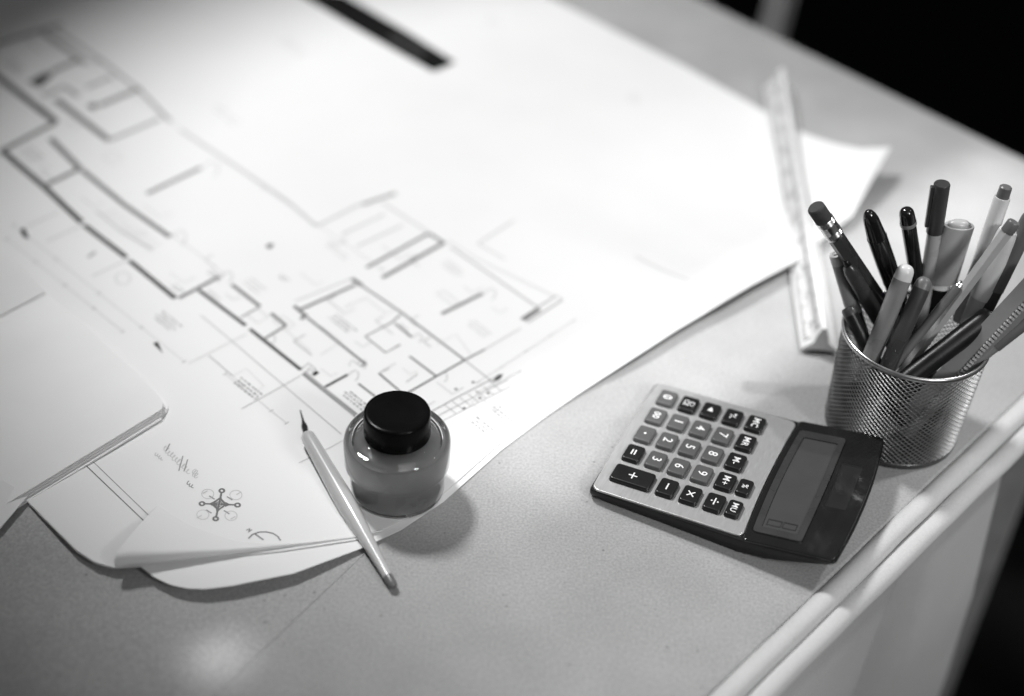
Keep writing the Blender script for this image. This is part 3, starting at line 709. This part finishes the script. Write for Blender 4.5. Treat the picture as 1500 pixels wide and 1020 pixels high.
# ------------------------------------------------------------------ pen cup of expanded steel mesh
CUPX, CUPY, CR, CH, CB = 0.2358, -0.0532, 0.0420, 0.0713, 0.0397
cup = thing('pen_cup', 'round steel mesh cup holding pens, beside the table edge', 'pen cup', (CUPX, CUPY, 0))
def cr(z): return CB+(CR-CB)*z/CH
bm = bmesh.new(); cols, rows = 66, 42; z0, z1 = 0.004, CH-0.0012; V = {}
for j in range(rows+1):
    z = z0+(z1-z0)*j/rows
    for i in range(cols):
        a = 2*math.pi*(i+(0.5 if j % 2 else 0))/cols; V[i, j] = bm.verts.new((cr(z)*math.cos(a), cr(z)*math.sin(a), z))
for j in range(rows-1):
    for i in range(cols):
        if j % 2 == 0: l, r_ = (i-1) % cols, i
        else: l, r_ = i, (i+1) % cols
        bm.faces.new((V[i, j], V[r_, j+1], V[i, j+2], V[l, j+1]))
me_o = obj('wire_mesh', bm, M['steel'], cup, smooth=False); me_o['kind'] = 'stuff'
wf = me_o.modifiers.new('wire', 'WIREFRAME'); wf.thickness = 0.0010; wf.use_even_offset = False; wf.use_boundary = True
def torus(z, rad, tr, tz_, seg=96, sub=12):
    bm = bmesh.new(); rs = []
    for i in range(seg):
        a = 2*math.pi*i/seg; rs.append([bm.verts.new(((rad+tr*math.cos(b))*math.cos(a), (rad+tr*math.cos(b))*math.sin(a), z+tz_*math.sin(b))) for b in [2*math.pi*k/sub for k in range(sub)]])
    for i in range(seg):
        for k in range(sub): bm.faces.new((rs[i][k], rs[(i+1) % seg][k], rs[(i+1) % seg][(k+1) % sub], rs[i][(k+1) % sub]))
    return bm
obj('rim', torus(CH, CR+0.0002, 0.0012, 0.0017), M['rim'], cup)
obj('base', lathe([(0.0, 0), (0.0, CB-0.001), (0.0006, CB+0.0003), (0.0040, CB+0.0008), (0.0046, CB+0.0003), (0.0046, CB-0.0012), (0.0012, CB-0.0016), (0.0012, 0)], 96), M['dkgrey'], cup)

def pen_frame(T, zt, E, wpx, spin=0.0):
    """axis from the seen top of a pen down through the mouth of the cup to where it stands inside"""
    top = P(T[0], T[1], zt*MM); e = P(E[0], E[1], CH); r = 0.5*wpx*depth(top)/F
    d = (e-top).normalized(); cc = Vector((CUPX, CUPY, 0)); s = 0; p = top.copy()
    while True:
        q = p+d*0.001
        if q.z < 0.0015+r*0.6 or (q.z < CH-0.004 and (Vector((q.x, q.y, 0))-cc).length > cr(q.z)-r-0.0008): break
        p = q
        if (p-top).length > 0.3: break
    em = (Vector((e.x, e.y, 0))-cc).length
    L = (top-p).length; z = -d; x = z.cross(-FWD).normalized()
    x = (RT-z*RT.dot(z)).normalized(); y = z.cross(x)
    m = Matrix(((x.x, y.x, z.x, p.x), (x.y, y.y, z.y, p.y), (x.z, y.z, z.z, p.z), (0, 0, 0, 1))) @ Matrix.Rotation(spin, 4, 'Z')
    print('pen', T, 'L %.0f r %.1f mm  rim-off %.0f  bottom z %.0f' % (L*1000, r*1000, em*1000, p.z*1000))
    return m, L, r
def pen(name, label, cat, T, zt, E, wpx, parts, spin=0.0, seg=32):
    """parts: (name, material, [(distance from top in mm or 'b' for bottom, radius factor)], seg, flat)"""
    m, L, r = pen_frame(T, zt, E, wpx, spin); root = thing(name, label, cat, mtx=m, group='pens and pencils standing in the mesh cup')
    made = {}
    for pt in parts:
        nm, mt, prof = pt[:3]; sg = pt[3] if len(pt) > 3 and pt[3] else seg; fl = pt[4] if len(pt) > 4 else 1.0; par = pt[5] if len(pt) > 5 else None
        pf = []
        for d, k in prof:
            z = L-(d*MM) if not isinstance(d, str) else (0.0 if d == 'b' else float(d)*L)
            pf.append((z, k*r))
        pf = list(reversed(pf))
        if pf[0][1] > 0: pf.insert(0, (pf[0][0], 0))
        if pf[-1][1] > 0: pf.append((pf[-1][0], 0))
        made[nm] = obj(nm, lathe(pf, sg, 1.0, fl), M[mt], made.get(par, root))
    return root, L, r, made
dome = lambda d0, h, k=1.0: [(d0, 0), (d0+h*.03, .32*k), (d0+h*.12, .55*k), (d0+h*.3, .76*k), (d0+h*.6, .93*k), (d0+h, k)]
ridges = lambda a, n, st, lo, hi: [v for i in range(n) for v in ((a+i*st, lo), (a+i*st+st*.5, hi))]

pen('pencil', 'dark pencil with black eraser and shiny ferrule leaning left, leftmost in the cup', 'pencil', (1194, 303), 148, (1302, 462), 27, [
    ('eraser', 'eraser', [(0, 0), (0, .8), (.8, .95), (1.5, .98), (11, .98)]),
    ('ferrule', 'ferrule', [(10.5, 1.0)]+ridges(11, 4, 1.0, 1.06, .98)+[(15.5, 1.02), (19.5, 1.02)]+ridges(20, 4, 1.0, 1.06, .98)+[(25, 1.0)]),
    ('body', 'dkgrey', [(24.5, .97), ('b', .97)], 6)])
pen('pen', 'light grey pen with a ringed hollow end, in front of the eraser pencil', 'pen', (1224, 371), 112, (1253, 462), 21, [
    ('end_plug', 'ltgrey', [(0, 0), (0.1, .30), (1.2, .34), (1.4, .45), (0.3, .6), (0.6, .9), (1.5, 1.0), (7, 1.02)]),
    ('barrel', 'grey', [(7, 1.0), (30, 1.12), (42, 1.15)]),
    ('grip', 'blk', [(42, 1.1), ('b', .95)])])
pen('pen', 'dark grey pen with a small black button, leaning just right of the ringed one', 'pen', (1238, 381), 114, (1287, 466), 25, [
    ('button', 'blk', dome(0, 3, .42)+[(5, .45)]),
    ('barrel', 'dkgrey', [(4, .5), (6, .78), (9, .95), (14, 1.0), (60, 1.0), ('b', .9)])])
pen('pen', 'short black pen whose round end barely clears the left of the rim', 'pen', (1241, 450), 84, (1262, 492), 22, [
    ('end_ring', 'dkgrey', [(0, 0), (0.1, .4), (1, .45), (1.1, .6), (.4, .8), (1.6, .98), (5, 1.0)]), ('barrel', 'blk', [(5, .97), ('b', .97)])])
pen('pen', 'glossy black pen with a tapered bullet shaped cap', 'pen', (1271, 309), 146, (1322, 455), 29, [
    ('cap_end', 'blk_gloss', dome(0, 12, .88)+[(18, .96), (21, 1.0)]), ('cap', 'blk_gloss', [(21, 1.04), (40, 1.06), (58, 1.0)]), ('barrel', 'blk_gloss', [(58, .93), ('b', .85)])])
pen('ballpoint_pen', 'slim black pen with a clear domed end cap, between bullet cap and square cap', 'pen', (1327, 306), 146, (1349, 446), 24, [
    ('end_dome', 'blk_gloss', dome(0, 4, .92)+[(9, 1.0), (10, 1.0)]), ('barrel', 'blk_gloss', [(10, .93), (60, .93), ('b', .9)]),
    ('collar', 'grey', [(9.6, 1.02), (12, 1.04), (12.4, 1.0)])])
root, L, r, made = pen('gel_pen', 'slim pen with a flat topped dark cap and pale barrel, tallest at the back', 'pen', (1380, 269), 160, (1351, 452), 25, [
    ('cap', 'dkgrey', [(0, 0), (0, .88), (.6, .96), (33, 1.0), (33.3, .9)]), ('barrel', 'ltgrey', [(33, .86), ('b', .86)])])
bm = bmesh.new(); box(bm, -r*1.30, -r*0.55, -r*.28, r*.28, L-0.029, L-0.0015); obj('clip', bm, M['dkgrey'], root, bevel=0.0004)
pen('marker', 'wide flat grey highlighter with a domed top, at the back', 'marker', (1407, 323), 136, (1369, 452), 46, [
    ('cap_dome', 'ltgrey', [(0, 0), (.2, .3), (.9, .55), (2.4, .72), (3.6, .78)], 40, .55),
    ('cap', 'ltgrey', [(3.4, .96), (4.4, 1.0), (44, .97)], 40, .58), ('band', 'white', [(44, .62), (49, .62)], 40, .6), ('barrel', 'blk', [(49, .7), ('b', .68)], 40, .6)])
pen('pen', 'light grey pen with a dark push button, leaning right at the back', 'pen', (1474, 273), 158, (1408, 462), 24, [
    ('button', 'midgrey', [(0, 0), (0, .6), (.7, .76), (7, .8)]), ('barrel', 'pale', [(7, .95), (8, 1.0), (70, 1.0), ('b', .9)])])
pen('pencil', 'long slender grey pencil with a dark end slanting across the cup', 'pencil', (1486, 325), 152, (1356, 500), 21, [
    ('end', 'midgrey', [(0, 0), (0, .8), (.7, .92), (7, .96)]), ('body', 'ltgrey', [(7, .98), (8, 1.0), ('b', .8)], 6)])
pen('pen', 'thick pale pen with a rounded barrel and a narrow top, at right', 'pen', (1480, 333), 140, (1418, 486), 37, [
    ('top', 'pale', [(0, 0), (0, .5), (1, .6), (2, .78), (6, .88)]), ('barrel', 'pale', [(6, .88), (20, 1.0), (40, 1.0), (46, .97)]), ('grip', 'ltgrey', [(46, .92), ('b', .8)])])
pen('pen', 'dark grey pen leaning out at the right edge of the photo', 'pen', (1512, 312), 150, (1424, 492), 27, [
    ('cap', 'midgrey', dome(0, 4, .9)+[(20, 1), (50, 1)]), ('barrel', 'dkgrey', [(50, .93), ('b', .9)])])
pen('pen', 'front grey pen with a glossy round pale end, left of two alike', 'pen', (1330, 388), 118, (1283, 505), 27, [
    ('end_dome', 'pale', dome(0, 5, .96)+[(9, 1)]), ('barrel', 'grey', [(9, 1.0), (60, 1.0), ('b', .8)])])
pen('pen', 'front dark grey pen with a rounded end, right of two alike', 'pen', (1357, 406), 112, (1308, 520), 25, [
    ('end_dome', 'midgrey', dome(0, 5, .96)+[(7, 1)]), ('barrel', 'dkgrey', [(7, 1.0), (60, 1.0), ('b', .8)])])
pen('pen', 'slim grey pen with a bright metal tip behind the two front pens', 'pen', (1410, 412), 112, (1322, 520), 15, [
    ('tip', 'ferrule', dome(0, 3, .7)+[(4, .8)]), ('barrel', 'midgrey', [(4, .95), ('b', .95)])])
pen('marker', 'black marker with a pale ring at its end, lying low towards the right rim', 'marker', (1455, 459), 96, (1366, 527), 33, [
    ('end_ring', 'ltgrey', [(0, 0), (0.1, .22), (.8, .26), (.8, .34), (1.6, .36)]), ('barrel', 'blk', [(.9, .45), (1.8, .8), (4, .97), (9, 1.0), ('b', .95)])])
root, L, r, made = pen('folding_ruler', 'pale grey toothed scale stick leaning out over the right rim', 'ruler', (1536, 398), 128, (1416, 527), 46, [
    ('body', 'grey', [(0, 0), (0, .95), (1, 1.0), ('b', 1.0)], 4, .5)], spin=0.0)
bm = bmesh.new(); k = 0.006
while k < L-0.004:
    box(bm, -r*.12, r*.22, -r*.62, -r*.3, k, k+0.0011); k += 0.0024
obj('graduation', bm, M['ltgrey'], root, smooth=False)
pen('pen', 'mid grey pen leaning out furthest right, behind the toothed stick', 'pen', (1540, 440), 108, (1432, 523), 26, [
    ('cap', 'midgrey', dome(0, 4, .95)+[(40, 1)]), ('barrel', 'grey', [(40, .92), ('b', .9)])])
# small bent wire clip on the front pens
pc = P(1319, 503, 0.078); clip = thing('paper_clip', 'small shiny metal clip among the front pens at the cup mouth', 'clip', pc, group=None)
bm = bmesh.new()
def tube(bm, pts, rad, seg=8):
    prev = None
    for i, p in enumerate(pts):
        t = (pts[min(i+1, len(pts)-1)]-pts[max(i-1, 0)]).normalized(); a = t.cross(Vector((0.3, 0.2, 1))).normalized(); b = t.cross(a)
        ring = [bm.verts.new(p+a*rad*math.cos(2*math.pi*k/seg)+b*rad*math.sin(2*math.pi*k/seg)) for k in range(seg)]
        if prev:
            for k in range(seg): bm.faces.new((prev[k], prev[(k+1) % seg], ring[(k+1) % seg], ring[k]))
        prev = ring
d1 = (P(1330, 494, .078)-P(1307, 513, .078)).normalized(); d2 = Vector((d1.y, -d1.x, 0))
loop = [d1*0.006*math.cos(a)+d2*0.0024*math.sin(a)+Vector((0, 0, 0.002*math.cos(a))) for a in [2*math.pi*k/24 for k in range(25)]]
tube(bm, loop, 0.0007); obj('wire', bm, M['ferrule'], clip)

# ------------------------------------------------------------------ triangular scale ruler
n0, n1 = P(1172, 516, 0.0012), P(1227, 519, 0.0012); f0 = P(1119, 128, 0.0030)
ld = (f0-n0); ld.z = 0; RL = ld.length; ld.normalize(); wd = Vector((ld.y, -ld.x, 0)); RW = (n1-n0).dot(wd)
if RW < 0.018: RW = 0.024
mxr = Matrix(((wd.x, ld.x, 0, n0.x), (wd.y, ld.y, 0, n0.y), (0, 0, 1, 0.0026), (0, 0, 0, 1)))
rul = thing('scale_ruler', 'white triangular scale ruler with printed graduations lying across the sheet corner', 'ruler', mtx=mxr)
Hh = 0.0195
tri = [(0, 0.0006), (0.0012, 0), (RW*.30, 0.0016), (RW*.70, 0.0016), (RW-.0012, 0), (RW, .0006), (RW*.93, .0030), (RW*.80, .0055), (RW*.70, .0075), (RW*.66, .0125), (RW*.56, Hh-.0005), (RW*.5, Hh), (RW*.44, Hh-.0005), (RW*.34, .0125), (RW*.30, .0075), (RW*.20, .0055), (RW*.07, .0030)]
bm = bmesh.new(); a = [bm.verts.new((x, 0, z)) for x, z in tri]; b = [bm.verts.new((x, RL, z)) for x, z in tri]
bm.faces.new(a); bm.faces.new(list(reversed(b)))
for i in range(len(tri)): bm.faces.new((a[i], a[(i+1) % len(tri)], b[(i+1) % len(tri)], b[i]))
obj('body', bm, M['ruler'], rul, bevel=0.0003)
bm = bmesh.new(); k = 0.006; i = 0
def onface(t): # left face from lower edge (t=0) to the groove
    p, q = Vector((RW*.07, 0, .0030)), Vector((RW*.30, 0, .0075)); return p+(q-p)*t
def onface2(t):
    p, q = Vector((RW*.34, 0, .0125)), Vector((RW*.44, 0, Hh-.0005)); return p+(q-p)*t
nrm = Vector((-.75, 0, .66))*0.00015
while k < RL-0.004:
    for fn, mirror in ((onface, 0), (onface2, 0)):
        l = 0.75 if i % 5 == 0 else 0.42
        p, q = fn(0.02), fn(l)
        vs = [p+nrm+Vector((0, k, 0)), q+nrm+Vector((0, k, 0)), q+nrm+Vector((0, k+.0013, 0)), p+nrm+Vector((0, k+.0013, 0))]
        bm.faces.new([bm.verts.new(v) for v in vs])
    k += 0.0034; i += 1
obj('graduation', bm, M['ink_b'], rul, smooth=False)
for i in range(12):
    me = text_mesh(str((i*2) % 24), 0.0085); me.materials.append(M['ink_b']); me.name = 'numeral'
    y0 = 0.014+i*0.032
    if y0 > RL-0.01: break
    o = link(bpy.data.objects.new('numeral', me), rul)
    p = onface2(0.1)*0.5+onface(1.0)*0.5+Vector((-.001, 0, .0008)); q = Vector((RW*.04, 0, .005)).normalized()
    ex = Vector((0, -1, 0)); ey = (onface2(0.5)-onface(0.8)).normalized(); ez = ex.cross(ey)
    o.matrix_local = Matrix(((ex.x, ey.x, ez.x, p.x+ez.x*.0012), (ex.y, ey.y, ez.y, y0), (ex.z, ey.z, ez.z, p.z+ez.z*.0012), (0, 0, 0, 1)))
